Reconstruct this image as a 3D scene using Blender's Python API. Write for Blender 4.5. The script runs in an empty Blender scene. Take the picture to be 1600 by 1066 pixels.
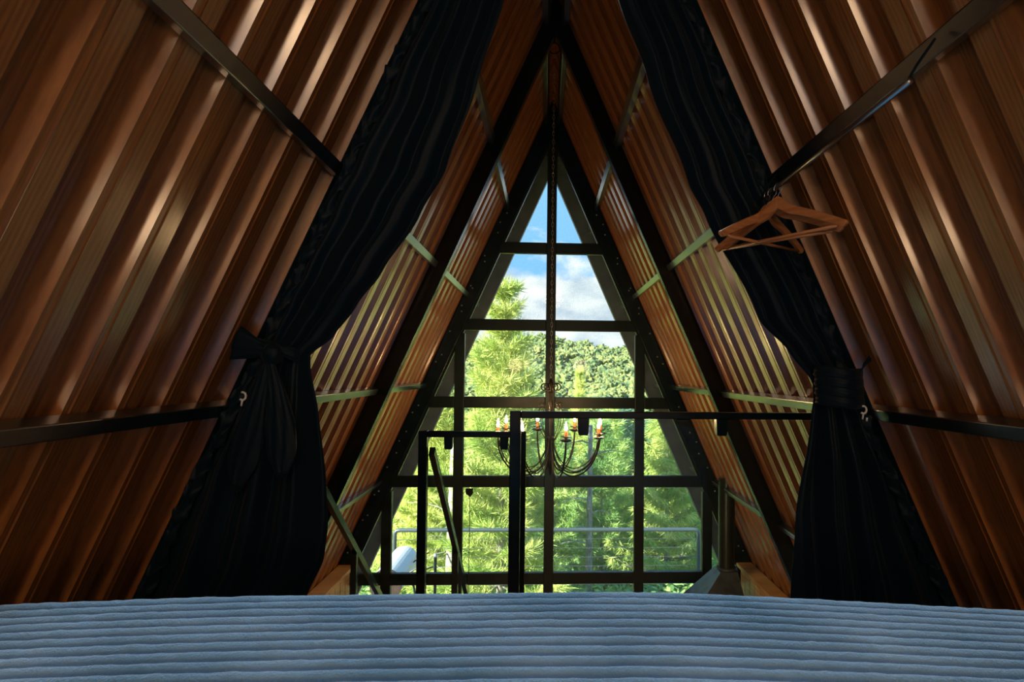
import bpy, bmesh, math, random
from mathutils import Vector, Matrix, noise
random.seed(7)
S = bpy.context.scene
COL = S.collection
PI = math.pi
ZC = 3.15            # eye height above the ground floor; everything below is written relative to eye level

# ------------------------------------------------------------------ camera
def make_camera():
    cd = bpy.data.cameras.new('camera'); o = bpy.data.objects.new('camera', cd); COL.objects.link(o)
    y, t, r = (math.radians(a) for a in (-2.7309, 1.6424, .5277))
    F = Vector((-math.sin(y)*math.cos(t), math.cos(y)*math.cos(t), math.sin(t)))
    R = Vector((math.cos(y), math.sin(y), 0)); U = R.cross(F)
    R2 = R*math.cos(r)+U*math.sin(r); U2 = -R*math.sin(r)+U*math.cos(r)
    m = Matrix((R2, U2, -F)).transposed().to_4x4(); m.translation = Vector((-.0412, 0, ZC))
    o.matrix_world = m
    cd.sensor_width = 36; cd.sensor_fit = 'HORIZONTAL'; cd.lens = 930/1600*36
    cd.shift_x = -96.952/1600; cd.shift_y = 20.485/1600
    cd.clip_start = .02; cd.clip_end = 1000
    S.camera = o
make_camera()

# ------------------------------------------------------------------ world, sun, exposure
S.view_settings.view_transform = 'Standard'; S.view_settings.look = 'None'
S.view_settings.exposure = 1.0; S.view_settings.gamma = 1.0; S.view_settings.use_curve_mapping = False
def make_world():
    w = bpy.data.worlds.new('world'); S.world = w; w.use_nodes = True
    N = w.node_tree.nodes; L = w.node_tree.links; N.clear()
    out = N.new('ShaderNodeOutputWorld'); bg = N.new('ShaderNodeBackground'); bg.inputs[1].default_value = .86
    tc = N.new('ShaderNodeTexCoord'); sep = N.new('ShaderNodeSeparateXYZ'); L.new(tc.outputs['Generated'], sep.inputs[0])
    ramp = N.new('ShaderNodeValToRGB'); L.new(sep.outputs[2], ramp.inputs[0])
    e = ramp.color_ramp.elements
    e[0].position = 0.0; e[0].color = (.42, .60, .74, 1); e[1].position = 1.0; e[1].color = (.16, .36, .70, 1)
    a = e.new(.16); a.color = (.17, .42, .72, 1); a = e.new(.30); a.color = (.20, .45, .70, 1)
    mp = N.new('ShaderNodeMapping'); mp.inputs['Scale'].default_value = (1, 1, 2.1); mp.inputs['Location'].default_value = (.33, .1, .02)
    L.new(tc.outputs['Generated'], mp.inputs[0])
    nz = N.new('ShaderNodeTexNoise'); nz.inputs['Scale'].default_value = 4.2; nz.inputs['Detail'].default_value = 9; nz.inputs['Roughness'].default_value = .58
    nz.inputs['Distortion'].default_value = .3
    L.new(mp.outputs[0], nz.inputs[0])
    # more cloud towards the horizon
    hr = N.new('ShaderNodeMapRange'); L.new(sep.outputs[2], hr.inputs[0])
    hr.inputs[1].default_value = .13; hr.inputs[2].default_value = .215; hr.inputs[3].default_value = .23; hr.inputs[4].default_value = -.14
    add = N.new('ShaderNodeMath'); add.operation = 'ADD'; L.new(nz.outputs[0], add.inputs[0]); L.new(hr.outputs[0], add.inputs[1])
    cr = N.new('ShaderNodeValToRGB'); L.new(add.outputs[0], cr.inputs[0])
    cr.color_ramp.elements[0].position = .50; cr.color_ramp.elements[0].color = (0, 0, 0, 1)
    cr.color_ramp.elements[1].position = .60; cr.color_ramp.elements[1].color = (1, 1, 1, 1)
    nz2 = N.new('ShaderNodeTexNoise'); nz2.inputs['Scale'].default_value = 9; nz2.inputs['Detail'].default_value = 6; L.new(mp.outputs[0], nz2.inputs[0])
    cc = N.new('ShaderNodeValToRGB'); L.new(nz2.outputs[0], cc.inputs[0])
    cc.color_ramp.elements[0].position = .38; cc.color_ramp.elements[0].color = (.33, .43, .52, 1)
    cc.color_ramp.elements[1].position = .62; cc.color_ramp.elements[1].color = (.72, .76, .72, 1)
    mx = N.new('ShaderNodeMix'); mx.data_type = 'RGBA'; L.new(cr.outputs[0], mx.inputs[0]); L.new(ramp.outputs[0], mx.inputs[6]); L.new(cc.outputs[0], mx.inputs[7])
    L.new(mx.outputs[2], bg.inputs[0]); L.new(bg.outputs[0], out.inputs[0])
make_world()
def lamp(name, typ, loc, power, col, **k):
    d = bpy.data.lights.new(name, typ); o = bpy.data.objects.new(name, d); COL.objects.link(o)
    d.energy = power; d.color = col; o.location = loc
    for a, v in k.items():
        if a == 'dirv': o.rotation_euler = Vector(v).to_track_quat('-Z', 'Y').to_euler()
        else: setattr(d, a, v)
    return o
lamp('sun', 'SUN', (0, 0, 20), 9.2, (1, .92, .76), dirv=(.80, .48, -.50), angle=.01)
# warm area light added behind the camera, no fixture
lamp('rear_fill_light', 'AREA', (0, -1.55, 1.25), 3.2, (.95, .82, .70), dirv=(0, 1, -.85), shape='RECTANGLE', size=.7, size_y=.9)

# ------------------------------------------------------------------ materials
def mat(name, col, rough=.5, metal=0, spec=.5, emit=None, es=0, **k):
    m = bpy.data.materials.new(name); m.use_nodes = True; b = m.node_tree.nodes['Principled BSDF']
    b.inputs['Base Color'].default_value = (*col, 1); b.inputs['Roughness'].default_value = rough
    b.inputs['Metallic'].default_value = metal; b.inputs['Specular IOR Level'].default_value = spec
    if emit: b.inputs['Emission Color'].default_value = (*emit, 1); b.inputs['Emission Strength'].default_value = es
    for a, v in k.items(): b.inputs[a.replace('_', ' ')].default_value = v
    return m
def noisy(m, c1, c2, scale=(1, 1, 1), ns=5, detail=4, lo=.35, hi=.65, bump=0, dist=.01, coord='Object', rough=None, distort=0, obj_rand=0):
    nt = m.node_tree; N = nt.nodes; L = nt.links; b = N['Principled BSDF']
    tc = N.new('ShaderNodeTexCoord'); mp = N.new('ShaderNodeMapping'); mp.inputs['Scale'].default_value = scale
    L.new(tc.outputs[coord], mp.inputs[0])
    nz = N.new('ShaderNodeTexNoise'); nz.inputs['Scale'].default_value = ns; nz.inputs['Detail'].default_value = detail; nz.inputs['Distortion'].default_value = distort
    L.new(mp.outputs[0], nz.inputs[0])
    r = N.new('ShaderNodeValToRGB'); r.color_ramp.elements[0].position = lo; r.color_ramp.elements[1].position = hi
    r.color_ramp.elements[0].color = (*c1, 1); r.color_ramp.elements[1].color = (*c2, 1)
    L.new(nz.outputs[0], r.inputs[0]); last = r.outputs[0]
    if obj_rand:
        oi = N.new('ShaderNodeObjectInfo'); hs = N.new('ShaderNodeHueSaturation')
        mr = N.new('ShaderNodeMapRange'); L.new(oi.outputs['Random'], mr.inputs[0]); mr.inputs[3].default_value = 1-obj_rand; mr.inputs[4].default_value = 1+obj_rand
        L.new(mr.outputs[0], hs.inputs['Value'])
        mr2 = N.new('ShaderNodeMapRange'); L.new(oi.outputs['Random'], mr2.inputs[0]); mr2.inputs[3].default_value = .5+obj_rand*.09; mr2.inputs[4].default_value = .5-obj_rand*.09
        L.new(mr2.outputs[0], hs.inputs['Hue'])
        L.new(last, hs.inputs['Color']); last = hs.outputs[0]
    L.new(last, b.inputs['Base Color'])
    if bump:
        bp = N.new('ShaderNodeBump'); bp.inputs['Strength'].default_value = bump; bp.inputs['Distance'].default_value = dist
        L.new(nz.outputs[0], bp.inputs['Height']); L.new(bp.outputs[0], b.inputs['Normal'])
    if rough:
        rr = N.new('ShaderNodeMapRange'); L.new(nz.outputs[0], rr.inputs[0]); rr.inputs[3].default_value = rough[0]; rr.inputs[4].default_value = rough[1]
        L.new(rr.outputs[0], b.inputs['Roughness'])
    return m
def wood_sheet():
    m = mat('wood_print_sheet', (.3, .1, .03), .5, 0, .4, Coat_Weight=.9, Coat_Roughness=.20, Coat_IOR=1.95); nt = m.node_tree; N = nt.nodes; L = nt.links; b = N['Principled BSDF']
    tc = N.new('ShaderNodeTexCoord'); mp = N.new('ShaderNodeMapping'); mp.inputs['Scale'].default_value = (.6, 11, .9); L.new(tc.outputs['Object'], mp.inputs[0])
    wv = N.new('ShaderNodeTexWave'); wv.wave_type = 'BANDS'; wv.bands_direction = 'Y'; wv.inputs['Scale'].default_value = 2.2; wv.inputs['Distortion'].default_value = 9
    wv.inputs['Detail'].default_value = 3; wv.inputs['Detail Scale'].default_value = .8; L.new(mp.outputs[0], wv.inputs[0])
    mp2 = N.new('ShaderNodeMapping'); mp2.inputs['Scale'].default_value = (20, 220, 14); L.new(tc.outputs['Object'], mp2.inputs[0])
    nz = N.new('ShaderNodeTexNoise'); nz.inputs['Scale'].default_value = 1; nz.inputs['Detail'].default_value = 3; L.new(mp2.outputs[0], nz.inputs[0])
    mx = N.new('ShaderNodeMath'); mx.operation = 'MULTIPLY_ADD'; L.new(wv.outputs[0], mx.inputs[0]); mx.inputs[1].default_value = .28; 
    m2 = N.new('ShaderNodeMath'); m2.operation = 'MULTIPLY'; L.new(nz.outputs[0], m2.inputs[0]); m2.inputs[1].default_value = .85; L.new(m2.outputs[0], mx.inputs[2])
    r = N.new('ShaderNodeValToRGB'); L.new(mx.outputs[0], r.inputs[0])
    r.color_ramp.elements[0].position = .2; r.color_ramp.elements[0].color = (.17, .056, .009, 1)
    r.color_ramp.elements[1].position = .85; r.color_ramp.elements[1].color = (.38, .145, .030, 1)
    L.new(r.outputs[0], b.inputs['Base Color'])
    bp = N.new('ShaderNodeBump'); bp.inputs['Strength'].default_value = .25; bp.inputs['Distance'].default_value = .0015
    L.new(mx.outputs[0], bp.inputs['Height']); L.new(bp.outputs[0], b.inputs['Normal'])
    return m
def glass(name, tint, refl=1.0, dust_haze=0):
    m = bpy.data.materials.new(name); m.use_nodes = True; N = m.node_tree.nodes; L = m.node_tree.links; N.clear()
    o = N.new('ShaderNodeOutputMaterial'); t = N.new('ShaderNodeBsdfTransparent'); t.inputs[0].default_value = (*tint, 1)
    g = N.new('ShaderNodeBsdfGlossy'); g.inputs['Roughness'].default_value = .02; fr = N.new('ShaderNodeFresnel'); fr.inputs[0].default_value = 1.45
    mu = N.new('ShaderNodeMath'); mu.operation = 'MULTIPLY'; mu.inputs[1].default_value = refl; L.new(fr.outputs[0], mu.inputs[0])
    mx = N.new('ShaderNodeMixShader'); L.new(mu.outputs[0], mx.inputs[0]); L.new(t.outputs[0], mx.inputs[1]); L.new(g.outputs[0], mx.inputs[2])
    last = mx
    if dust_haze:
        tc = N.new('ShaderNodeTexCoord'); nz = N.new('ShaderNodeTexNoise'); nz.inputs['Scale'].default_value = 110; nz.inputs['Detail'].default_value = 6; nz.inputs['Roughness'].default_value = .75
        L.new(tc.outputs['Object'], nz.inputs[0]); mr = N.new('ShaderNodeMapRange'); L.new(nz.outputs[0], mr.inputs[0])
        mr.inputs[1].default_value = .45; mr.inputs[2].default_value = .75; mr.inputs[3].default_value = dust_haze*.3; mr.inputs[4].default_value = dust_haze*2.2
        d = N.new('ShaderNodeBsdfDiffuse'); d.inputs[0].default_value = (.75, .8, .82, 1)
        tl = N.new('ShaderNodeBsdfTranslucent'); tl.inputs[0].default_value = (.8, .85, .85, 1); ad = N.new('ShaderNodeMixShader'); L.new(d.outputs[0], ad.inputs[1]); L.new(tl.outputs[0], ad.inputs[2])
        m3 = N.new('ShaderNodeMixShader'); L.new(mr.outputs[0], m3.inputs[0]); L.new(mx.outputs[0], m3.inputs[1]); L.new(ad.outputs[0], m3.inputs[2]); last = m3
    L.new(last.outputs[0], o.inputs[0]); return m
def leaf(name, c1, c2, ns=2.5, trans=.35, rnd=.18, coord='Object', lo=.35, hi=.65, bump=0):
    m = mat(name, c1, .6, 0, .25); noisy(m, c1, c2, ns=ns, detail=5, lo=lo, hi=hi, coord=coord, obj_rand=rnd, bump=bump, dist=.3)
    N = m.node_tree.nodes; L = m.node_tree.links; b = N['Principled BSDF']; out = N['Material Output']
    t = N.new('ShaderNodeBsdfTranslucent'); src = b.inputs['Base Color'].links[0].from_socket; L.new(src, t.inputs[0])
    x = N.new('ShaderNodeMixShader'); x.inputs[0].default_value = trans; L.new(b.outputs[0], x.inputs[1]); L.new(t.outputs[0], x.inputs[2]); L.new(x.outputs[0], out.inputs[0])
    return m
M = dict(
    sheet=wood_sheet(),
    steel=noisy(mat('black_painted_steel', (.01, .014, .016), .3, 0, .3), (.0015, .010, .016), (.003, .015, .024), ns=14, rough=(.14, .30)),
    frame=noisy(mat('dark_window_steel', (.014, .017, .015), .38, 0, .25), (.003, .012, .014), (.006, .019, .020), ns=9, rough=(.3, .5)),
    outer=noisy(mat('sheen_lifted_steel', (.06, .07, .07), .5), (.045, .055, .055), (.085, .095, .09), ns=8),  # grey raised to stand in for the dusty panes' sheen over this frame
    gloss=mat('glossy_black_tube', (.004, .012, .016), .3, 0, .6, Coat_Weight=.9, Coat_Roughness=.22, Coat_IOR=2.0),
    chrome=mat('satin_metal', (.5, .52, .5), .3, 1),
    iron=mat('wrought_iron', (.028, .024, .020), .42, .6),
    bulb=mat('added_bulb_glow', (1, .7, .3), .3, emit=(1, .62, .22), es=9),
    flame=mat('bulb_tip', (1, .8, .5), .3, emit=(1, .72, .36), es=22),
    fill_glow=mat('added_globe_glow', (.8, .6, .4), .6, emit=(1, .66, .38), es=10.5),  # glow of the three added globes
    sleeve=mat('candle_sleeve', (.42, .16, .05), .5),
    curtain=noisy(mat('black_satin_cloth', (.008, .013, .016), .5, 0, .14, Sheen_Weight=.04, Sheen_Roughness=.5), (.0018, .010, .018), (.0035, .015, .026), scale=(60, 60, 60), ns=4, bump=.15, dist=.002),
    tag=mat('white_plastic', (.75, .8, .82), .4),
    pine=noisy(mat('pine_boards', (.75, .42, .14), .42, 0, .5), (.62, .30, .085), (.86, .52, .19), scale=(1, 3, 20), ns=2.2, detail=6, bump=.1),
    hangwood=noisy(mat('hanger_wood', (.5, .22, .08), .38, 0, .5), (.42, .165, .055), (.60, .27, .10), scale=(2, 30, 30), ns=4),
    glass=glass('window_glass', (.97, .985, .985), .35, .075),  # dust amount also carries bloom haze over the view
    rglass=glass('railing_glass', (.93, .97, .96), .5, .008),
    floor=noisy(mat('floor_boards', (.3, .16, .08), .4), (.24, .12, .05), (.38, .21, .10), scale=(12, 1, 1), ns=3),
    deck=noisy(mat('grey_decking', (.3, .29, .27), .7), (.22, .21, .2), (.36, .35, .32), scale=(14, 1, 1), ns=3),
    mattress=mat('white_ticking', (.7, .7, .68), .8),
    bedwood=noisy(mat('bed_wood', (.2, .1, .05), .5), (.15, .07, .03), (.25, .13, .06), scale=(2, 14, 14), ns=3),
    iron2=noisy(mat('cast_grey_metal', (.1, .11, .12), .45, .3), (.05, .07, .085), (.10, .13, .16), ns=12, detail=7, bump=.2),
    flue=noisy(mat('flue_steel', (.05, .055, .05), .33, .6), (.018, .032, .028), (.035, .055, .048), ns=10, scale=(1, 1, .3)),
    galv=mat('galvanised_tube', (.42, .46, .5), .4, .7),
    galvd=mat('dark_rail_tube', (.10, .14, .16), .4, .5),
    drum=mat('brushed_drum', (.62, .68, .76), .42, .25),
    drumend=noisy(mat('brown_drum_end', (.12, .07, .05), .6), (.035, .022, .018), (.07, .045, .035), ns=20, scale=(8, 1, 1)),
    wire=mat('thin_wire', (.2, .22, .22), .4, .8),
    bark=noisy(mat('bark', (.3, .26, .23), .9), (.20, .165, .145), (.46, .43, .41), scale=(3, 3, 1), ns=6, detail=6, bump=.5, dist=.02),
    palebark=noisy(mat('pale_bark', (.5, .48, .42), .9), (.34, .31, .28), (.66, .62, .55), scale=(3, 3, 1), ns=6, detail=6),
    needle_bright=leaf('bright_pine_needles', (.36, .52, .09), (.84, .86, .30), 1.6, .18, rnd=.1),
    needle_mid=leaf('green_pine_needles', (.16, .38, .10), (.60, .74, .26), 1.3, .18, rnd=.16),
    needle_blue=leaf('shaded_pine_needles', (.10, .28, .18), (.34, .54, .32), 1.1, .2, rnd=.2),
    broad=leaf('broad_leaves', (.07, .15, .075), (.27, .31, .09), 2.4, .08, .2, lo=.36, hi=.64, bump=1.0),
    broadl=leaf('understorey_leaves', (.10, .30, .12), (.55, .74, .24), 1.5, .3, .2),
    fern=leaf('fern_leaves', (.16, .42, .05), (.5, .75, .15), 3, .35, .1),
    soil=noisy(mat('forest_floor', (.12, .16, .06), .95), (.10, .15, .05), (.28, .32, .12), ns=.4, detail=8, bump=.6, dist=.3),
)
def blanket_mat():
    m = mat('blue_plush', (.3, .42, .54), .85, 0, .2, Sheen_Weight=.9, Sheen_Roughness=.45)
    m.node_tree.nodes['Principled BSDF'].inputs['Sheen Tint'].default_value = (.8, .92, 1, 1)
    noisy(m, (.10, .26, .43), (.23, .42, .61), ns=7, detail=8, lo=.3, hi=.7, bump=0)
    N = m.node_tree.nodes; L = m.node_tree.links; b = N['Principled BSDF']
    tc = N.new('ShaderNodeTexCoord'); n2 = N.new('ShaderNodeTexNoise'); n2.inputs['Scale'].default_value = 420; n2.inputs['Detail'].default_value = 4; L.new(tc.outputs['Object'], n2.inputs[0])
    bp = N.new('ShaderNodeBump'); bp.inputs['Strength'].default_value = .7; bp.inputs['Distance'].default_value = .003; L.new(n2.outputs[0], bp.inputs['Height']); L.new(bp.outputs[0], b.inputs['Normal'])
    return m
M['blanket'] = blanket_mat()

# ------------------------------------------------------------------ mesh helpers
class MB:
    def __init__(s): s.v = []; s.f = []
    def add(s, vs, fs):
        n = len(s.v); s.v += [tuple(v) for v in vs]; s.f += [tuple(i+n for i in f) for f in fs]; return s
    def box(s, x0, x1, y0, y1, z0, z1, m=None):
        vs = [Vector(p) for p in ((x0, y0, z0), (x1, y0, z0), (x1, y1, z0), (x0, y1, z0), (x0, y0, z1), (x1, y0, z1), (x1, y1, z1), (x0, y1, z1))]
        if m: vs = [m @ v for v in vs]
        return s.add(vs, [(3, 2, 1, 0), (4, 5, 6, 7), (0, 1, 5, 4), (1, 2, 6, 5), (2, 3, 7, 6), (3, 0, 4, 7)])
    def bar(s, a, b, w, h, up=(0, 0, 1)):
        a = Vector(a); b = Vector(b); d = (b-a).normalized(); u = Vector(up); r = d.cross(u).normalized(); u = r.cross(d)
        vs = []
        for p in (a, b):
            for i, j in ((-1, -1), (1, -1), (1, 1), (-1, 1)): vs.append(p+r*(i*w/2)+u*(j*h/2))
        return s.add(vs, [(0, 1, 2, 3), (7, 6, 5, 4), (0, 4, 5, 1), (1, 5, 6, 2), (2, 6, 7, 3), (3, 7, 4, 0)])
    def tube(s, pts, r, n=8, cap=True, closed=False):
        pts = [Vector(p) for p in pts]; k = len(pts); rs = r if isinstance(r, (list, tuple)) else [r]*k
        ref = Vector((0, 0, 1)); vs = []; last = None
        for i, p in enumerate(pts):
            if closed: d = (pts[(i+1) % k]-pts[i-1])
            else: d = pts[min(i+1, k-1)]-pts[max(i-1, 0)]
            d.normalize()
            if last is None:
                a = d.cross(ref) if abs(d.z) < .95 else d.cross(Vector((1, 0, 0)))
            else: a = last-d*last.dot(d)
            a.normalize(); last = a; b = d.cross(a)
            for j in range(n):
                t = 2*PI*j/n; vs.append(p+a*(math.cos(t)*rs[i])+b*(math.sin(t)*rs[i]))
        fs = []
        for i in range(k if closed else k-1):
            i2 = (i+1) % k
            for j in range(n): fs.append((i*n+j, i*n+(j+1) % n, i2*n+(j+1) % n, i2*n+j))
        if cap and not closed: fs += [tuple(range(n-1, -1, -1)), tuple((k-1)*n+j for j in range(n))]
        return s.add(vs, fs)
    def lathe(s, prof, c, n=16):
        vs = []; fs = []
        for r, z in prof:
            for j in range(n): t = 2*PI*j/n; vs.append((c[0]+r*math.cos(t), c[1]+r*math.sin(t), c[2]+z))
        for i in range(len(prof)-1):
            for j in range(n): fs.append((i*n+j, i*n+(j+1) % n, (i+1)*n+(j+1) % n, (i+1)*n+j))
        fs += [tuple(range(n-1, -1, -1)), tuple((len(prof)-1)*n+j for j in range(n))]
        return s.add(vs, fs)
    def prism(s, poly, y0, y1):   # poly in (x, z), extruded along y
        n = len(poly); vs = [(x, y0, z) for x, z in poly]+[(x, y1, z) for x, z in poly]
        return s.add(vs, [tuple(range(n)), tuple(range(2*n-1, n-1, -1))]+[(i, i+n, (i+1) % n+n, (i+1) % n) for i in range(n)])
    def build(s, name, m, parent=None, smooth=False, bevel=0, loc=None):
        me = bpy.data.meshes.new(name); off = Vector(loc) if loc else Vector()
        me.from_pydata([tuple(Vector(v)-off) for v in s.v] if loc else s.v, [], s.f)
        if isinstance(m, str): m = M[m]
        me.materials.append(m)
        bm = bmesh.new(); bm.from_mesh(me); bmesh.ops.recalc_face_normals(bm, faces=bm.faces); bm.to_mesh(me); bm.free()
        if smooth: me.polygons.foreach_set('use_smooth', [True]*len(me.polygons))
        o = bpy.data.objects.new(name, me); COL.objects.link(o)
        if loc: o.location = off
        if parent: o.parent = parent; 
        if parent:
            w, q = Vector(), parent
            while q: w += q.location; q = q.parent
            o.location = off-w
        if bevel:
            b = o.modifiers.new('b', 'BEVEL'); b.width = bevel; b.segments = 2; b.limit_method = 'ANGLE'
        return o
def empty(name, loc=(0, 0, 0)):
    o = bpy.data.objects.new(name, None); COL.objects.link(o); o.location = loc; o.empty_display_size = .1; return o
def tag(o, label=None, cat=None, group=None, kind=None):
    for k, v in (('label', label), ('category', cat), ('group', group), ('kind', kind)):
        if v: o[k] = v
    return o
def copy_tree(o, parent=None):
    c = o.copy(); COL.objects.link(c)
    if parent: c.parent = parent
    for ch in [x for x in KIDS.get(o.name, [])]: copy_tree(ch, c)
    return c
KIDS = {}
def remember(root):
    for ch in bpy.data.objects:
        if ch.parent: KIDS.setdefault(ch.parent.name, [])
    for k in list(KIDS): KIDS[k] = [c for c in bpy.data.objects if c.parent and c.parent.name == k]

# ------------------------------------------------------------------ the A-frame
s_ = .4392; H = 2.3; HC = 2.345; COSA = math.cos(math.atan(s_)); GZ = -3.15; LZ = -1.22
YB = -2.2; YE = 6.0
DA, DB, DW = 2.02, 3.66, 5.14
def hw(z, h=HC): return s_*(h-z)
def corrugated(side):
    # trapezoid ribs running down the slope; inner crest on the plane |x| = s(HC - z)
    P = .166; depth = .038; prof = []
    y = YB - .02; k0 = int((y-1.08)/P)-1
    ys = []
    k = k0
    while True:
        b = 1.08+k*P
        for dy, d in ((0, 1), (.064, 1), (.079, 0), (.094, 0), (.098, -.05), (.102, 0), (.151, 0)): ys.append((b+dy, d*depth))
        k += 1
        if b > YE: break
    ys = [(min(max(a, YB), YE), d) for a, d in ys]
    n = Vector((COSA, 0, math.sin(math.atan(s_))))
    mb = MB(); zs = [HC-.001, GZ-.02]; vs = []
    for y, d in ys:
        for z in zs:
            x = hw(z)+n.x*d; zz = z+n.z*d
            vs.append((side*x, y, zz))
    fs = [(2*i, 2*i+1, 2*i+3, 2*i+2) for i in range(len(ys)-1)]
    mb.add(vs, fs)
    o = mb.build('wall_left' if side < 0 else 'wall_right', 'sheet')
    sol = o.modifiers.new('s', 'SOLIDIFY'); sol.thickness = .004; sol.offset = 0
    o['kind'] = 'structure'; return o
corrugated(-1); corrugated(1)
rc = MB(); rc.prism([(-.13, HC-.20), (0, HC+.10), (.13, HC-.20), (.17, HC-.22), (0, HC+.16), (-.17, HC-.22)], YB, YE)
o = rc.build('ceiling', 'sheet'); o['kind'] = 'structure'
def aframe(y0, y1, hi, n, z0=GZ, name=None):
    mb = MB(); ho = HC-.002
    poly = [(-hw(z0, ho), z0), (0, ho), (hw(z0, ho), z0), (hw(z0, hi), z0), (0, hi), (-hw(z0, hi), z0)]
    # two legs as separate prisms sharing the ridge line
    mb.prism([(-hw(z0, ho), z0), (0, ho), (0, hi), (-hw(z0, hi), z0)], y0, y1)
    mb.prism([(hw(z0, ho), z0), (0, ho), (0, hi), (hw(z0, hi), z0)], y0, y1)
    o = mb.build('trim_%d' % n, 'steel', bevel=.003); o['kind'] = 'structure'; return o
tn = [1]
def nt_(): tn[0] += 1; return tn[0]-1
RF = [(-1.29, -1.23), (.35, .41), (1.99, 2.05), (3.63, 3.69), (5.09, 5.19)]
for a, b in RF: aframe(a, b, 2.10 if a < 5 else 2.06, nt_())
outer_frame = aframe(5.88, 5.96, 1.99, nt_()); outer_frame.data.materials[0] = M['outer']
def purlin(side, z, y0, y1, n):
    p = -.022  # centre of the tube, this far inside the crest plane
    c = Vector((side*(hw(z)+COSA*p), 0, z+p*math.sin(math.atan(s_))))
    mb = MB(); mb.bar((c.x, y0, c.z), (c.x, y1, c.z), .04, .04, up=(-side*COSA, 0, -math.sin(math.atan(s_))))
    o = mb.build('trim_%d' % n, 'gloss', bevel=.003); o['kind'] = 'structure'; return o
for side in (-1, 1):
    for z in (2.165, 1.418, .655, -.119, -.931):
        ys = [YB+.05]+[v for ab in RF for v in ab]
        for i in range(0, len(ys)-1, 2): purlin(side, z, ys[i], ys[i+1], nt_())
        purlin(side, z, 5.19, 5.88, nt_())
# bolts along the window rafter
bolt0 = None; fr5 = bpy.data.objects['trim_5']
for side in (-1, 1):
    for i, z in enumerate([1.35, 1.27, 1.18, .98, .93, .72, .70, .55, .50, .33, .13, .07, -.30, -.36, -.52, -.60, -.70, -.82, -1.02, -1.05, -1.22, -1.26, -1.49, -1.53]):
        x = side*(hw(z)-(.030 if i % 2 else .052))
        b = MB().lathe([(.0065, 0), (.0065, .003), (.003, .006)], (0, 0, 0), 8)
        if bolt0 is None: bolt0 = b.build('bolt', 'galv', fr5)
        else: bb = bolt0.copy(); COL.objects.link(bb); bb.parent = fr5; bolt = bb
        t = bolt0 if (side < 0 and i == 0) else bolt
        t.location = (x, 5.089, z); t.rotation_euler = (PI/2, 0, 0)

# back gable, floors, knee walls
mb = MB(); mb.prism([(-hw(GZ), GZ), (0, HC), (hw(GZ), GZ)], YB-.08, YB); o = mb.build('wall_back', 'pine'); o['kind'] = 'structure'
mb = MB().box(-2.42, 2.42, YB, 5.2, GZ-.1, GZ); o = mb.build('floor', 'floor'); o['kind'] = 'structure'
mb = MB(); mb.prism([(-hw(LZ)+.01, LZ), (hw(LZ)-.01, LZ), (hw(LZ-.14)-.01, LZ-.14), (-hw(LZ-.14)+.01, LZ-.14)], YB, 2.3)
mb.box(-.74, -.08, 2.3, 3.16, LZ-.14, LZ)
o = mb.build('floor_loft', 'floor'); o['kind'] = 'structure'
for side, nm in ((-1, 'left'), (1, 'right')):
    mb = MB(); y = 5.07
    while y > -2:
        a, b = sorted((side*1.645, side*1.690)); mb.box(a, b, y-.104, y, GZ, -1.66); mb.box(*sorted((side*1.675, side*1.685)), y-.118, y-.102, GZ, -1.66)
        y -= .116
    o = mb.build('wall_lower_'+nm, 'pine', bevel=.002); o['kind'] = 'structure'
    mb = MB(); mb.prism([(side*1.612, -1.658), (side*1.612, -1.628), (side*(hw(-1.628)-.004), -1.628), (side*(hw(-1.658)-.004), -1.658)], -2.0, 5.085)
    c = mb.build('trim_%d' % nt_(), 'pine', bevel=.003); c['kind'] = 'structure'

# ------------------------------------------------------------------ gable window
HG = 2.0165
win = empty('window_1', (0, DW, GZ)); win['kind'] = 'structure'
MX = [-1.365, -.773, 0, .773, 1.365]; TZ = [1.059, .392, -.2725, -.945, -1.764]; tw = .083; th = .096
def clipx(x): return HG-abs(x)/s_
for i, x in enumerate(MX):
    zt = clipx(x)+.06 if x else 2.07
    MB().box(x-tw/2, x+tw/2, 5.105, 5.165, GZ, zt).build('mullion', 'frame', win, bevel=.004)
zs_all = TZ+[GZ+.05]
xs_seg = MX
for z in zs_all:
    w_ = s_*(HG-z)
    edges = [-w_-.02]+[x for x in MX if abs(x) < w_]+[w_+.02]
    for a, b in zip(edges, edges[1:]):
        a2 = a+(tw/2 if a in MX else 0); b2 = b-(tw/2 if b in MX else 0)
        if b2-a2 > .02: MB().box(a2, b2, 5.11, 5.16, z-th/2, z+th/2).build('transom', 'frame', win, bevel=.004)
def clip(poly, f):
    out = []
    for i in range(len(poly)):
        a, b = poly[i], poly[(i+1) % len(poly)]; fa, fb = f(a), f(b)
        if fa >= 0: out.append(a)
        if (fa >= 0) != (fb >= 0):
            t = fa/(fa-fb); out.append((a[0]+(b[0]-a[0])*t, a[1]+(b[1]-a[1])*t))
    return out
XB = [-2.3]+MX+[2.3]; ZB = [GZ]+TZ[::-1]+[2.3]
for i in range(len(XB)-1):
    for j in range(len(ZB)-1):
        p = [(XB[i], ZB[j]), (XB[i+1], ZB[j]), (XB[i+1], ZB[j+1]), (XB[i], ZB[j+1])]
        p = clip(p, lambda q: s_*(HG+.03-q[1])-q[0]); p = clip(p, lambda q: s_*(HG+.03-q[1])+q[0]) if p else p
        if len(p) < 3: continue
        MB().prism(p, 5.132, 5.138).build('pane', 'glass', win)
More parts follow.
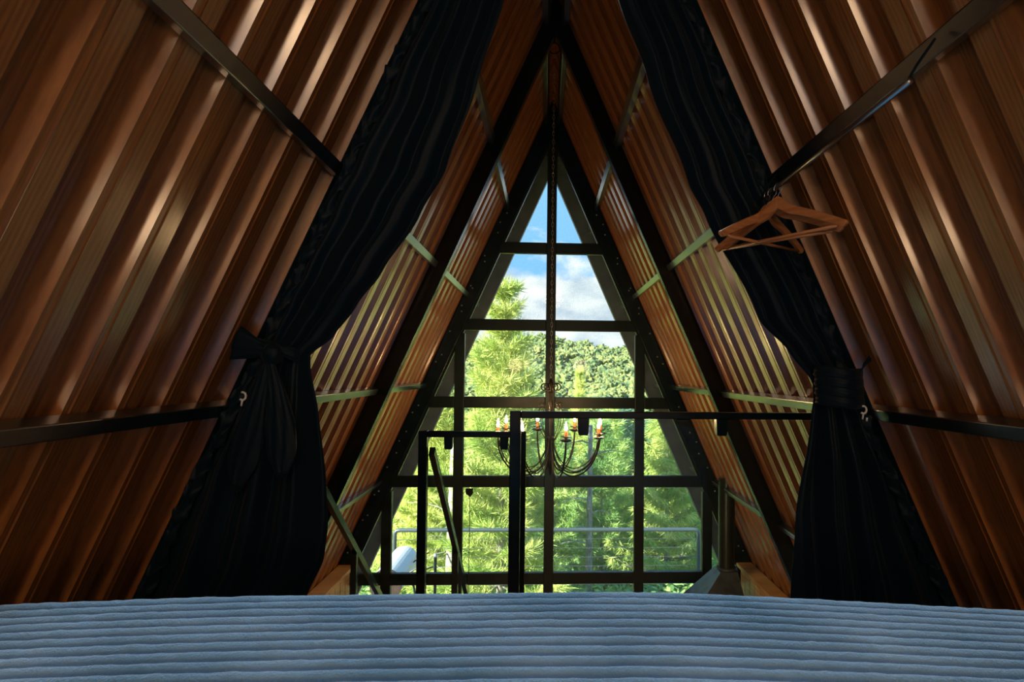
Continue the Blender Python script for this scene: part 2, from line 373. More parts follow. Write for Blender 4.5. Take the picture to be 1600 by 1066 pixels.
# inner lining strip between rafter and panes
for side in (-1, 1):
    MB().prism([(0, HG+.06), (0, HG), (side*s_*(HG-GZ), GZ), (side*s_*(HG+.06-GZ), GZ)], 5.112, 5.158).build('frame_strip', 'frame', win)
MB().box(-.70, -.64, 5.06, 5.105, -1.035, -1.0).add(*[[(-.70, 5.06, -1.035), (-.66, 5.06, -1.065), (-.64, 5.06, -1.035)], [(0, 1, 2)]]).build('latch', 'steel', win)
MB().tube([(-.665, 5.07, -1.03), (-.665, 5.07, -2.6)], .003, 6).build('pull_rod', 'galvd', win)

# ------------------------------------------------------------------ bed
def make_bed():
    bed = tag(empty('bed', (0, 0, LZ)), 'wide wooden bed under the ribbed blue blanket', 'bed')
    MB().box(-.92, .92, -1.15, .86, -.62, -.385).build('mattress', 'mattress', bed, bevel=.05)
    MB().box(-.95, .95, -1.2, .88, -.80, -.622).build('bed_frame', 'bedwood', bed, bevel=.01)
    for x in (-.88, .88):
        for y in (-1.1, .8): MB().box(x-.04, x+.04, y-.04, y+.04, LZ, -.80).build('leg', 'bedwood', bed)
make_bed()
def make_blanket():
    P = .0244; rows = []   # arc-length samples: (y, z, ny, nz)
    y = -.9; step = P/14; R = .045; ye = .905-R
    L1 = ye-y; Ltot = L1+R*PI/2+.42; t = 0
    nx = 230; X0, X1 = -1.0, 1.0; vs = []
    n = 0
    while t < Ltot:
        fine = t > L1-.42
        if t < L1: py, pz, a = y+t, 0, 0
        elif t < L1+R*PI/2: a = (t-L1)/R; py = ye+R*math.sin(a); pz = -R+R*math.cos(a)
        else: a = PI/2; py = ye+R; pz = -R-(t-L1-R*PI/2)
        rows.append((py, pz, math.sin(a), math.cos(a), t)); n += 1
        t += step if fine else P/5
    for py, pz, sy, cz, t in rows:
        for i in range(nx+1):
            x = X0+(X1-X0)*i/nx
            wob = noise.noise(Vector((x*2.3, t*1.5, 3)))*.006+noise.noise(Vector((x*9, t*6, 8)))*.0014
            ph = (t+wob+(.012*max(0, -x-.35)))/P*PI
            rib = abs(math.sin(ph))**.75
            d = .017*(rib-.6)+noise.noise(Vector((x*42, t*42, 1)))*.0009+noise.noise(Vector((x*130, t*130, 5)))*.0008
            crown = -.326-(.024 if x < 0 else .040)*max(0, abs(x)-(.45 if x < 0 else .05))**1.5*1.6-.006*noise.noise(Vector((x*1.7, t*2, 0)))
            xs = x; drop = 0
            if abs(x) > .93: drop = -(abs(x)-.93)*4; xs = math.copysign(.93+(abs(x)-.93)*.25, x)
            vs.append((xs, py+sy*d, crown+pz+cz*d+drop))
    fs = [(r*(nx+1)+i, r*(nx+1)+i+1, (r+1)*(nx+1)+i+1, (r+1)*(nx+1)+i) for r in range(len(rows)-1) for i in range(nx)]
    mb = MB(); mb.add(vs, fs)
    o = mb.build('blanket', 'blanket', smooth=True)
    tag(o, 'soft blue-grey ribbed plush blanket spread across the bed', 'blanket')
make_blanket()

# ------------------------------------------------------------------ curtains
def interp(rows, z, k):
    for (a, b) in zip(rows, rows[1:]):
        if a[0] >= z >= b[0]:
            t = (a[0]-z)/(a[0]-b[0]); t = t*t*(3-2*t)*.35+t*.65
            return a[k]+(b[k]-a[k])*t
    return rows[0][k] if z > rows[0][0] else rows[-1][k]
def make_curtain(side, rows, ztie, label, folds=11):
    root = tag(empty('curtain', (side*.9, 1.93, LZ)), label, 'curtain', 'tied-back black curtains of the loft')
    nz, nx = 170, 150; vs = []; ztop, zbot = rows[0][0], rows[-1][0]
    for j in range(nz+1):
        z = ztop+(zbot-ztop)*j/nz
        xo, xi = interp(rows, z, 1), interp(rows, z, 2)
        g = min(1, abs(z-ztie)/.22)
        A = .006+.022*g if z < ztie else .005+.009*g
        for i in range(nx+1):
            u = i/nx
            uu = u+.03*math.sin(3*z+5*u)+.035*noise.noise(Vector((u*3, z*1.1, side)))
            w = math.sin(2*PI*folds*.5*uu+.6*math.sin(2.2*z))+.30*math.sin(2*PI*folds*.93*uu+1.3+z)
            if z < ztie: w = w*.9+.12*math.sin(2*PI*folds*1.7*uu+z*2)
            bulge = -.035*math.sin(PI*u)*(1-.6*(1-g))
            x = xo+(xi-xo)*u; y = 1.925+A*w+bulge+.01*noise.noise(Vector((x*6, z*4, 2)))
            y = min(y, 1.975)
            vs.append((x, y, z))
    fs = [(j*(nx+1)+i, j*(nx+1)+i+1, (j+1)*(nx+1)+i+1, (j+1)*(nx+1)+i) for j in range(nz) for i in range(nx)]
    c = MB().add(vs, fs).build('cloth', 'curtain', root, smooth=True)
    so = c.modifiers.new('s', 'SOLIDIFY'); so.thickness = .002
    # frill along the outer edge
    vs = []; n = 520; k = 7
    for j in range(n+1):
        z = ztop-.25+(zbot-ztop+.25)*j/n; xo = interp(rows, z, 1)
        ph = j*.62
        for i in range(k):
            u = i/(k-1)
            a = (u-.5)*2
            x = xo-side*(-.004+.040*u)+side*.004*math.sin(ph*.5)*u
            y = 1.906-.010*math.sin(PI*u)+.010*math.sin(ph+2.6*a*a)*abs(a)**.7+.004*math.sin(ph*.37+u*3)
            vs.append((x, y, z+.012*math.sin(ph*.8+1.5*a)*abs(a)))
    fs = [(j*k+i, j*k+i+1, (j+1)*k+i+1, (j+1)*k+i) for j in range(n) for i in range(k-1)]
    MB().add(vs, fs).build('frill', 'curtain', root, smooth=True)
    return root
def ribbon(mb, pts, width, wdir, thick=.004, wob=0):
    n = len(pts); vs = []; wd = Vector(wdir).normalized(); m = 9
    for i, p in enumerate(pts):
        w = width[i] if isinstance(width, list) else width
        for j in range(m):
            u = j/(m-1)-.5; q = Vector(p)+wd*(u*w); q.y += wob*math.sin(j*2.2+i*.4)-.006*math.cos(u*PI); vs.append(q)
    mb.add(vs, [(i*m+j, i*m+j+1, (i+1)*m+j+1, (i+1)*m+j) for i in range(n-1) for j in range(m-1)])
LROWS = [(2.12, -.068, -.012), (1.85, -.165, -.055), (1.55, -.300, -.112), (1.22, -.442, -.188), (.904, -.578, -.277), (.646, -.688, -.367), (.497, -.752, -.448),
         (.306, -.835, -.568), (.201, -.880, -.647), (.10, -.922, -.722), (.045, -.945, -.788), (.0, -.966, -.788), (-.13, -1.030, -.765), (-.375, -1.143, -.735),
         (-.50, -1.197, -.727), (-.60, -1.240, -.735), (-.72, -1.290, -.785), (-.80, -1.325, -.80), (-1.15, -1.475, -.80)]
RROWS = [(2.12, .068, .012), (1.85, .155, .055), (1.55, .285, .10), (1.25, .414, .187), (.987, .530, .286), (.629, .680, .424), (.517, .728, .482), (.18, .880, .656),
         (.07, .925, .760), (-.03, .968, .838), (-.08, .985, .842), (-.141, 1.015, .832), (-.46, 1.165, .774), (-.743, 1.297, .757), (-1.15, 1.475, .745)]
lc = make_curtain(-1, LROWS, .04, 'black frilled curtain left of the gable window, tied with a knotted sash', 7)
rc_ = make_curtain(1, RROWS, -.05, 'black frilled curtain right of the gable window, tied by a wrapped sash near the hangers', 8)
def sash(root, side):
    mb = MB()
    if side < 0:
        pts = [(-.985+.175*t, 1.91-.05*math.sin(PI*t*.9), .090-.05*t+.005*math.sin(PI*t)) for t in [i/14 for i in range(15)]]
        ribbon(mb, pts, [.060-.032*math.sin(PI*min(1, i/14*1.15))-.02*(i > 10) for i in range(15)], (0, 0, 1), wob=.003)
        # two hanging tails
        ribbon(mb, [(-.872+.045*t+.012*math.sin(3*t), 1.835-.004*t, .03-.36*t) for t in [i/16 for i in range(17)]], [.022+.065*min(1, i/9)*(1 if i < 13 else (16.3-i)/3.6) for i in range(17)], (1, 0, .15), wob=.005)
        ribbon(mb, [(-.885-.085*t, 1.85, .03-.40*t) for t in [i/16 for i in range(17)]], [.02+.07*min(1, i/9)*(1 if i < 13 else (16.3-i)/3.6) for i in range(17)], (1, 0, -.2), wob=.005)
        ribbon(mb, [(-.89-.10*t, 1.86, .05+.03*t) for t in [i/10 for i in range(11)]], [.03+.08*i/10 for i in range(11)], (.2, 0, 1), wob=.004)
    else:
        for k in range(4):
            ribbon(mb, [(.828+.16*t, 1.895-.06*math.sin(PI*t)-.004*k, .012-.030*k-.012*t-.008*math.sin(PI*t)) for t in [i/12 for i in range(13)]], .036, (0, 0, 1), wob=.002)
        ribbon(mb, [(.975+.035*math.sin(PI*t*.5)+.085*t, 1.87+.03*t, .02+.055*math.sin(PI*min(1, t*1.25)*.8)-.115*t*t) for t in [i/14 for i in range(15)]], .026, (.3, 0, 1), wob=.002)
    o = mb.build('sash', 'curtain', root, smooth=True); so = o.modifiers.new('s', 'SOLIDIFY'); so.thickness = .004; so.offset = 0
    if side < 0:
        kn = MB(); n = 14
        vs = []; fs = []
        for i in range(n+1):
            for j in range(n):
                a = PI*i/n; b = 2*PI*j/n; r = 1+.12*math.sin(4*b+a*3)
                vs.append((-.868+.030*r*math.sin(a)*math.cos(b), 1.842+.024*r*math.sin(a)*math.sin(b), .042+.034*math.cos(a)))
        for i in range(n):
            for j in range(n): fs.append((i*n+j, i*n+(j+1) % n, (i+1)*n+(j+1) % n, (i+1)*n+j))
        kn.add(vs, fs).build('knot', 'curtain', root, smooth=True)
sash(lc, -1); sash(rc_, 1)
# small white hold-back clips pinned on each curtain
def clip_(x, y, z, label):
    mb = MB(); mb.tube([(x+.010*math.cos(a), y, z+.012*math.sin(a)) for a in [i*PI/8-PI*.75 for i in range(12)]], .0035, 6)
    mb.tube([(x, y, z-.008), (x-.003, y, z-.03)], .003, 6)
    mb.tube([(x+.012, y, z-.024), (x+.011, y, z-.036)], .003, 6)
    o = mb.build('curtain_clip', 'tag', smooth=True); tag(o, label, 'clip')
clip_(-.957, 1.852, -.085, 'small white clip pinned to the knotted left curtain')
clip_(.972, 1.855, -.115, 'small white clip pinned to the wrapped right curtain')

# ------------------------------------------------------------------ rod and hangers
RX, RZ = .630, .545
mb = MB(); mb.tube([(RX, 1.06, RZ), (RX, 1.86, RZ)], .0065, 10)
rod = empty('hanging_rod', (RX, 1.45, RZ)); tag(rod, 'thin shiny clothes rod under the upper right wall tube', 'rod')
mb.build('rod', 'chrome', rod, smooth=True)
for y in (1.075, 1.845):
    MB().tube([(RX, y, RZ), (RX+.02, y, RZ+.035), (.688, y, .635)], .003, 6).build('bracket', 'steel', rod)
def make_hanger():
    root = empty('coat_hanger')
    # bow: flat wooden shape swept from end to end, local x is the width
    def bow(mb, sgn):
        n = 20; vs = []
        for i in range(n+1):
            t = i/n; x = sgn*.205*t
            zt = -.062+.010*(1-t)-.078*t**1.25+.022*math.exp(-(t/.13)**2)
            h = .026+.012*math.exp(-(t/.2)**2)-.004*t
            if t > .93: h *= math.sqrt(max(.05, 1-((t-.93)/.075)**2))
            y = .012*t*t; w = .0065
            vs += [(x, y-w, zt), (x, y+w, zt), (x, y+w, zt-h), (x, y-w, zt-h)]
        fs = [(4*i+a, 4*i+(a+1) % 4, 4*i+4+(a+1) % 4, 4*i+4+a) for i in range(n) for a in range(4)]+[(3, 2, 1, 0), (4*n, 4*n+1, 4*n+2, 4*n+3)]
        mb.add(vs, fs)
    mb = MB(); bow(mb, -1); bow(mb, 1); mb.build('shoulder_bow', 'hangwood', root, bevel=.002)
    MB().tube([(-.178, .008, -.150), (.178, .008, -.150)], .0048, 8).build('trouser_bar', 'hangwood', root, smooth=True)
    pts = [(.014*math.cos(a), 0, -.006+.014*math.sin(a)+.0) for a in [PI*1.15-i*PI*1.5/14 for i in range(15)]]
    pts += [(.0, 0, -.030), (0, 0, -.050)]
    MB().tube(pts, .0016, 6).build('hook', 'chrome', root, smooth=True)
    return root
h0 = make_hanger(); bpy.context.view_layer.update(); remember(h0)
HG4 = [(1.69, -57, 'pale wooden coat hanger with its right shoulder nearest the wall, frontmost on the rod'),
       (1.735, -50, 'wooden coat hanger directly behind the frontmost one on the rod'),
       (1.775, 34, 'wooden coat hanger turned crosswise behind the other two')]
for i, (y, rz, lab) in enumerate(HG4):
    h = h0 if i == 0 else copy_tree(h0)
    h.location = (RX, y, RZ+.0005); h.rotation_euler = (0, 0, math.radians(rz))
    h.scale = (1, 1, 1)
    tag(h, lab, 'coat hanger', 'wooden coat hangers on the rod')

# ------------------------------------------------------------------ glass railings of the loft
def clamp(root, x, y, z, dn=-1):
    w = .022; mb = MB(); zz = z+dn*.062
    mb.prism([(x-w, z), (x+w, z), (x+w*.9, zz+.008*-dn), (x+w*.7, zz), (x-w*.7, zz), (x-w*.9, zz+.008*-dn)], y-.016, y+.016); mb.build('glass_clamp', 'steel', root)
r1 = tag(empty('glass_railing', (-.15, 2.25, LZ)), 'black-framed glass railing in front, with the higher top bar reaching the right curtain', 'railing', 'glass railings of the loft')
MB().box(-.172, -.131, 2.23, 2.27, LZ, -.150).build('post', 'steel', r1, bevel=.003)
MB().box(-.131, 1.045, 2.235, 2.265, -.178, -.152).build('top_bar', 'steel', r1, bevel=.003)
MB().box(-.10, 1.02, 2.246, 2.256, LZ+.03, -.185).build('glass_panel', 'rglass', r1)
for x in (.103, .63): clamp(r1, x, 2.25, -.1785)
for x in (.103, .63): clamp(r1, x, 2.25, LZ+.001, 1)
r2 = tag(empty('glass_railing', (-.41, 3.1, LZ)), 'lower black-framed glass railing at the head of the stairs, left of centre', 'railing', 'glass railings of the loft')
MB().box(-.686, -.642, 3.08, 3.13, LZ, -.312).build('post', 'steel', r2, bevel=.003)
MB().box(-.195, -.138, 3.08, 3.13, LZ, -.312).build('post', 'steel', r2, bevel=.003)
MB().box(-.642, -.195, 3.085, 3.125, -.345, -.314).build('top_bar', 'steel', r2, bevel=.003)
MB().box(-.625, -.21, 3.10, 3.108, LZ+.03, -.36).build('glass_panel', 'rglass', r2)
for x in (-.535, -.25): clamp(r2, x, 3.104, -.3455)
for x in (-.535, -.25): clamp(r2, x, 3.104, LZ+.001, 1)
# stairs going down towards the window
st = tag(empty('staircase', (-.96, 3.1, GZ)), 'dark steel stair with sloping handrails descending left of the railing', 'stairs')
k = .86
def zr(y, z0=-.39, y0=3.1): return z0-k*(y-y0)
for x, ya, yb in ((-.625, 3.135, 4.9), (-1.285, 3.0, 4.9)):
    MB().bar((x, ya, zr(ya)), (x, yb, zr(yb)), .03, .045).build('handrail', 'steel', st)
    for y in (4.02, 4.85): MB().box(x-.018, x+.018, y-.018, y+.018, zr(y)-.88 if y < 4.5 else GZ, zr(y)-.03).build('baluster', 'steel', st)
    MB().bar((x, 3.0, LZ-.12), (x, 5.0, LZ-.12-k*2.0), .04, .16).build('stringer', 'steel', st)
for i in range(9):
    y = 3.12+i*.215; MB().box(-1.265, -.645, y, y+.23, LZ-.19-i*.19, LZ-.155-i*.19).build('tread', 'floor', st)

# ------------------------------------------------------------------ chandelier
ch = tag(empty('chandelier', (0, 4.03, -.4)), 'black wrought-iron candle chandelier hanging in front of the window on a long chain', 'chandelier')
C0 = Vector((-.003, 4.03, 0))
MB().tube([(C0.x+.037*math.cos(a), 4.03, 2.215+.037*math.sin(a)) for a in [i*PI/12 for i in range(24)]], .004, 6, closed=True).build('ceiling_ring', 'iron', ch, smooth=True)
MB().tube([(C0.x, 4.03, 2.25), (C0.x, 4.03, 2.30)], .006, 8).build('ceiling_hook', 'iron', ch)
mb = MB(); z = 2.165; i = 0
while z > -.06:
    pts = []
    for a in [j*PI/5 for j in range(10)]:
        u = .0065*math.cos(a); w = .0175*math.sin(a)
        pts.append((C0.x+(u if i % 2 else 0), 4.03+(0 if i % 2 else u), z+w))
    mb.tube(pts, .0016, 5, closed=True); z -= .0285; i += 1
mb.build('chain', 'chrome', ch, smooth=True)
MB().lathe([(.004, .0), (.012, -.01), (.020, -.04), (.010, -.07), (.010, -.14), (.018, -.17), (.008, -.2), (.008, -.50), (.02, -.54), (.028, -.57), (.015, -.60), (.008, -.64), (.003, -.66)], (C0.x, 4.03, -.05), 14).build('stem', 'iron', ch, smooth=True)
mb = MB()
for q in range(6):
    a = q*PI/3+.2; ca, sa = math.cos(a), math.sin(a)
    pts = []
    for i in range(20):
        t = i/19; th_ = PI*1.0-t*PI*1.7; rr = .030*(1-.45*t)
        r = .046+rr*math.cos(th_); pts.append((C0.x+r*ca, 4.03+r*sa, -.112+rr*math.sin(th_)))
    mb.tube([(C0.x+.01*ca, 4.03+.01*sa, -.15)]+pts, .0045, 6)
mb.build('crown_scroll', 'iron', ch, smooth=True)
mb = MB()
for q in range(8):
    a = q*PI/4+.1; ca, sa = math.cos(a), math.sin(a); pts = []
    for i in range(22):
        t = i/21; r = .012+.075*math.sin(t*PI*.75)**1.2; zz = -.50+.27*t
        pts.append((C0.x+r*ca, 4.03+r*sa, zz))
    for i in range(12):
        t = i/11; th_ = -.2+t*4.2; rr = .022*(1-.5*t); pts.append((C0.x+(.083-.0+rr*math.cos(th_)-.022)*ca, 4.03+(.083+rr*math.cos(th_)-.022)*sa, -.232+rr*math.sin(th_)))
    mb.tube(pts, .0028, 5)
mb.build('wire_cage', 'iron', ch, smooth=True)
for q in range(8):
    a = q*PI/4+math.radians(15); ca, sa = math.cos(a), math.sin(a)
    P = lambda r, z: (C0.x+r*ca, 4.03+r*sa, z)
    ctrl = [(.016, -.48), (.03, -.58), (.075, -.655), (.15, -.692), (.23, -.675), (.30, -.615), (.345, -.53), (.357, -.445)]
    def cr(c, n=5):
        out = []
        for i in range(len(c)-1):
            p0, p1, p2, p3 = c[max(0, i-1)], c[i], c[i+1], c[min(len(c)-1, i+2)]
            for k_ in range(n):
                t = k_/n; out.append(tuple(.5*(2*p1[d]+(p2[d]-p0[d])*t+(2*p0[d]-5*p1[d]+4*p2[d]-p3[d])*t*t+(-p0[d]+3*p1[d]-3*p2[d]+p3[d])*t**3) for d in (0, 1)))
        return out+[c[-1]]
    ar = MB(); ar.tube([P(r, z) for r, z in cr(ctrl)], .0055, 7)
    ctrl2 = [(.020, -.44), (.035, -.53), (.09, -.625), (.165, -.662), (.235, -.645), (.295, -.595), (.335, -.52), (.35, -.455)]
    ar.tube([P(r, z) for r, z in cr(ctrl2)], .004, 6)
    arm = ar.build('arm', 'iron', ch, smooth=True)
    x, y, _ = P(.357, 0)
    MB().lathe([(.006, -.012), (.030, -.004), (.040, .003), (.040, .006), (.028, .001), (.010, .0)], (x, y, -.43), 16).build('drip_pan', 'iron', arm, smooth=True)
    MB().lathe([(.030, .0), (.036, .003), (.034, .005), (.012, .003)], (x, y, -.407), 16).build('drip_pan', 'iron', arm, smooth=True)
    MB().lathe([(.013, 0), (.013, .006), (.0115, .008), (.0115, .055), (.008, .056)], (x, y, -.425), 12).build('candle_sleeve', 'sleeve', arm, smooth=True)
    MB().lathe([(.006, 0), (.0095, .012), (.0085, .026), (.005, .040), (.0015, .056)], (x, y, -.37), 12).build('bulb', 'flame', arm, smooth=True)
    l = lamp('candle_light', 'POINT', (x, y, -.30), 1.5, (1, .62, .28), shadow_soft_size=.012); 

# lamps added outside the view to brighten the house
def fill_bulb(x, y, z, power, label):
    root = tag(empty('added_bulb', (x, y, z)), label, 'lamp')
    MB().lathe([(.004, .30), (.004, .09), (.02, .08), (.02, .05)][::-1], (x, y, z), 10).build('cord', 'steel', root)
    MB().lathe([(.012, .05), (.028, .02), (.03, 0), (.02, -.025), (.004, -.035)][::-1], (x, y, z), 14).build('bulb', 'bulb', root, smooth=True)
    lamp('added_bulb_light', 'POINT', (x, y, z-.08), power, (1, .70, .42), shadow_soft_size=.04)
fill_bulb(0, .3, -1.75, 27, 'added unseen warm bulb under the loft floor')  # added for the warm glow on the lower walls
pl = tag(empty('fill_globe', (.1, -1.0, 1.35)), 'added unseen glowing globe hanging over the head of the bed', 'lamp')  # added globe, warms the near roof ribs from behind
for sx, nm in ((-1, 'left'), (1, 'right')):  # two more added globes, brighten the low near walls
    bl = tag(empty('side_fill_globe', (sx*.62, -1.0, .10)), 'added unseen glowing globe on the %s of the bed head' % nm, 'lamp', 'added globes behind the view')
    MB().lathe([(.13*math.sin(a)+.001, -.13*math.cos(a)) for a in [PI*i/16 for i in range(17)]], (sx*.62, -1.0, .10), 28).build('glow_globe', 'fill_glow', bl, smooth=True)
    MB().lathe([(.07, 0), (.07, .015), (.012, .03), (.012, .27)], (sx*.62, -1.0, -.31), 20).build('base', 'steel', bl, smooth=True)
mb = MB(); mb.lathe([(.17*math.sin(a)+.001, -.17*math.cos(a)) for a in [PI*i/16 for i in range(17)]], (.1, -1.0, 1.35), 28)
mb.build('shade', 'fill_glow', pl, smooth=True)
MB().tube([(.1, -1.0, 1.52), (.1, -1.0, 1.98)], .003, 6).build('cord', 'steel', pl)

sp = tag(empty('fill_spot', (0, 2.35, 1.62)), 'added unseen spot lamp under the ridge aimed down at the bed', 'lamp')  # added spot, lights the blanket ribs from the far side
sd = Vector((0, -1.55, -1.95)).normalized()
MB().tube([Vector((0, 2.35, 1.66))-sd*.02, Vector((0, 2.35, 1.66))-sd*.14], .035, 16).build('housing', 'steel', sp, smooth=True)
MB().tube([(0, 2.40, 1.74), (0, 2.40, 2.14)], .006, 8).build('stem', 'steel', sp)
lamp('bed_fill_spot', 'SPOT', tuple(Vector((0, 2.35, 1.66))+sd*.03), 100, (.48, .78, 1), dirv=sd, spot_size=math.radians(50), spot_blend=.7, shadow_soft_size=.03)
# ------------------------------------------------------------------ fireplace with flue
fp = tag(empty('fireplace', (1.3, 4.75, GZ)), 'dark metal fireplace with pyramid hood and round flue right of the window', 'fireplace')
MB().tube([(1.432, 4.78, -1.60), (1.432, 4.78, -.86)], .066, 28).build('flue_pipe', 'flue', fp, smooth=False)
top = [(1.36, 4.70), (1.50, 4.70), (1.50, 4.86), (1.36, 4.86)]; bot = [(.80, 4.30), (1.56, 4.30), (1.56, 5.03), (.80, 5.03)]
vs = [(x, y, -1.585) for x, y in top]+[(x, y, -2.15) for x, y in bot]+[(x, y, -2.27) for x, y in bot]
MB().add(vs, [(0, 1, 2, 3)]+[(i, 4+i, 4+(i+1) % 4, (i+1) % 4) for i in range(4)]+[(4+i, 8+i, 8+(i+1) % 4, 4+(i+1) % 4) for i in range(4)]+[(11, 10, 9, 8)]).build('hood', 'iron2', fp)
MB().lathe([(.066, 0), (.078, .002), (.078, .02), (.066, .022)], (1.432, 4.78, -1.584), 28).build('flue_collar', 'iron2', fp)
MB().box(.84, 1.54, 4.34, 5.0, GZ, -2.27).build('firebox', 'iron2', fp)

# ------------------------------------------------------------------ terrace
TZ0 = GZ-.05
o = MB().box(-2.6, 2.6, 5.2, 8.0, TZ0-.15, TZ0).build('floor_terrace', 'deck'); o['kind'] = 'structure'
tr = tag(empty('terrace_railing', (0, 7.9, TZ0)), 'grey tubular railing with horizontal wires along the terrace edge', 'railing')
MB().tube([(-1.975, 7.9, TZ0), (-1.975, 7.9, -2.16), (-1.968, 7.9, -2.115), (-1.945, 7.9, -2.095), (-1.9, 7.9, -2.088), (1.95, 7.9, -2.092), (1.99, 7.9, -2.10), (2.01, 7.9, -2.12), (2.018, 7.9, -2.16), (2.018, 7.9, TZ0)], .026, 10).build('top_tube', 'galvd', tr, smooth=True)
for i in range(8):
    z = -2.21-.118*i; MB().tube([(-1.97, 7.9, z), (2.01, 7.9, z)], .0032, 5).build('wire', 'wire', tr)
# barrel barbecue
bb = tag(empty('barrel_barbecue', (-1.78, 7.0, TZ0)), 'barrel-shaped silver barbecue with dark round end on the terrace, left', 'barbecue')
MB().tube([(-1.74, 6.6, -2.33), (-1.74, 7.45, -2.33)], .17, 32).build('drum', 'drum', bb, smooth=False)
MB().tube([(-1.74, 6.575, -2.33), (-1.74, 6.60, -2.33)], .172, 32).build('drum_end', 'drumend', bb)
for y in (6.7, 7.35):
    for sx in (-1, 1): MB().tube([(-1.74+sx*.1, y, -2.45), (-1.74+sx*.26, y, TZ0)], .014, 6).build('leg', 'steel', bb)
MB().tube([(-1.60, 6.75, -2.30), (-1.49, 6.75, -2.23), (-1.42, 6.75, -2.19), (-1.36, 6.75, -2.19)], .009, 6).build('handle', 'steel', bb)
MB().tube([(-1.60, 7.2, -2.30), (-1.49, 7.2, -2.20), (-1.40, 7.2, -2.17)], .009, 6).build('handle', 'steel', bb)
ts = tag(empty('torch_post', (-1.34, 7.3, TZ0)), 'thin dark post with a small cap and side arm beside the barbecue', 'post')
MB().tube([(-1.34, 7.3, TZ0), (-1.34, 7.3, -2.25)], .018, 8).build('pole', 'steel', ts)
MB().lathe([(.02, 0), (.026, .015), (.015, .04)], (-1.34, 7.3, -2.25), 10).build('cap', 'galv', ts)
MB().tube([(-1.34, 7.3, -2.36), (-1.46, 7.3, -2.40)], .009, 6).build('side_arm', 'steel', ts)

# ------------------------------------------------------------------ land
def land(x, y):
    if y < 60: z = -4.6-(y-8)*.19 if y > 8 else -4.6
    else: z = -14.5+(y-60)*.125
    return z
def hillz(x, y):
    crest = 5.6+3.6*math.exp(-((x-2)/16)**2)-.05*max(0, x-10)-.0012*max(0, x)**2*1.0+.04*max(0, -x-10)+1.2*noise.noise(Vector((x*.05, 0, 9)))
    if x > 30: crest = max(crest, 2)
    t = (y-60)/140
    if t <= 1: return -14.5+(crest+14.5)*(t**1.0)+1.5*noise.noise(Vector((x*.03, y*.03, 4)))*math.sin(PI*max(0, min(1, t)))
    return crest-(y-200)*.35
def zland(x, y):
    if y < 60: return land(x, y)+.25*noise.noise(Vector((x*.3, y*.3, 0)))*(1 if y > 10 else 0)
    return hillz(x, y)
vs = []; X = [i*4-220 for i in range(111)]; Y = [-30, -10, 0, 4, 8, 10, 12, 15, 20, 25, 30, 36, 42, 50, 60]+[60+i*5 for i in range(1, 36)]
for y in Y:
    for x in X: vs.append((x, y, zland(x, y)-(.0 if y < 60 else 1.2)))
nx = len(X)
o = MB().add(vs, [(j*nx+i, j*nx+i+1, (j+1)*nx+i+1, (j+1)*nx+i) for j in range(len(Y)-1) for i in range(nx-1)]).build('ground', 'soil', smooth=True)
o['kind'] = 'structure'

# --- broadleaf crowns on the hill
def crown_mesh(name, seed, sub=2, rough=.34):
    bm = bmesh.new(); bmesh.ops.create_icosphere(bm, subdivisions=sub, radius=1)
    for v in bm.verts:
        n = noise.noise(v.co*1.7+Vector((seed, 0, 0)))*rough+noise.noise(v.co*4.5+Vector((0, seed, 0)))*rough*.7+noise.noise(v.co*11+Vector((0, seed, 0)))*rough*.45*(sub > 1)
        v.co *= 1+n; v.co.z *= .82
        if v.co.z < 0: v.co.z *= .6
    me = bpy.data.meshes.new(name); bm.to_mesh(me); bm.free(); me.materials.append(M['broad'])
    me.polygons.foreach_set('use_smooth', [False]*len(me.polygons)); return me
crowns = [crown_mesh('crown', s*3.7, 4, .5) for s in range(4)]
spots = []; tries = 0
rng = random.Random(11)
while len(spots) < 285 and tries < 60000:
    tries += 1
    y = 100+102*rng.random()**.8; x = (-.17+.40*rng.random())*y
    if any((x-a)**2+(y-b)**2 < 15 for a, b in spots): continue
    spots.append((x, y))
spots.sort(key=lambda p: p[1])
for i, (x, y) in enumerate(spots):
    r = rng.uniform(1.9, 3.0)
    o = bpy.data.objects.new('hillside_tree', crowns[i % 4]); COL.objects.link(o)
    o.location = (x, y, zland(x, y)+r*.35); o.scale = (r, r, r*rng.uniform(.8, 1.15)); o.rotation_euler = (0, 0, rng.uniform(0, 6.28))
    tag(o, 'one of the rounded green forest trees covering the distant hillside', 'tree', 'broadleaf trees on the distant hill')
mb = MB(); base = crown_mesh('forest_base', 2.2, 1, .4)
bv = [v.co.copy() for v in base.vertices]; bf = [tuple(p.vertices) for p in base.polygons]
for i in range(5200):
    y = 62+142*rng.random(); x = rng.uniform(-150, 150)
    if y > 94 and -.19*y < x < .25*y and rng.random() < .85: continue
    r = rng.uniform(2.0, 3.3); z = zland(x, y)+r*.1
    rot = Matrix.Rotation(rng.uniform(0, 6.28), 3, 'Z')
    mb.add([rot @ (v*r)+Vector((x, y, z)) for v in bv], bf)
o = mb.build('forest_canopy', 'broad'); tag(o, 'dense forest canopy covering the rest of the hill', 'forest', kind='stuff')

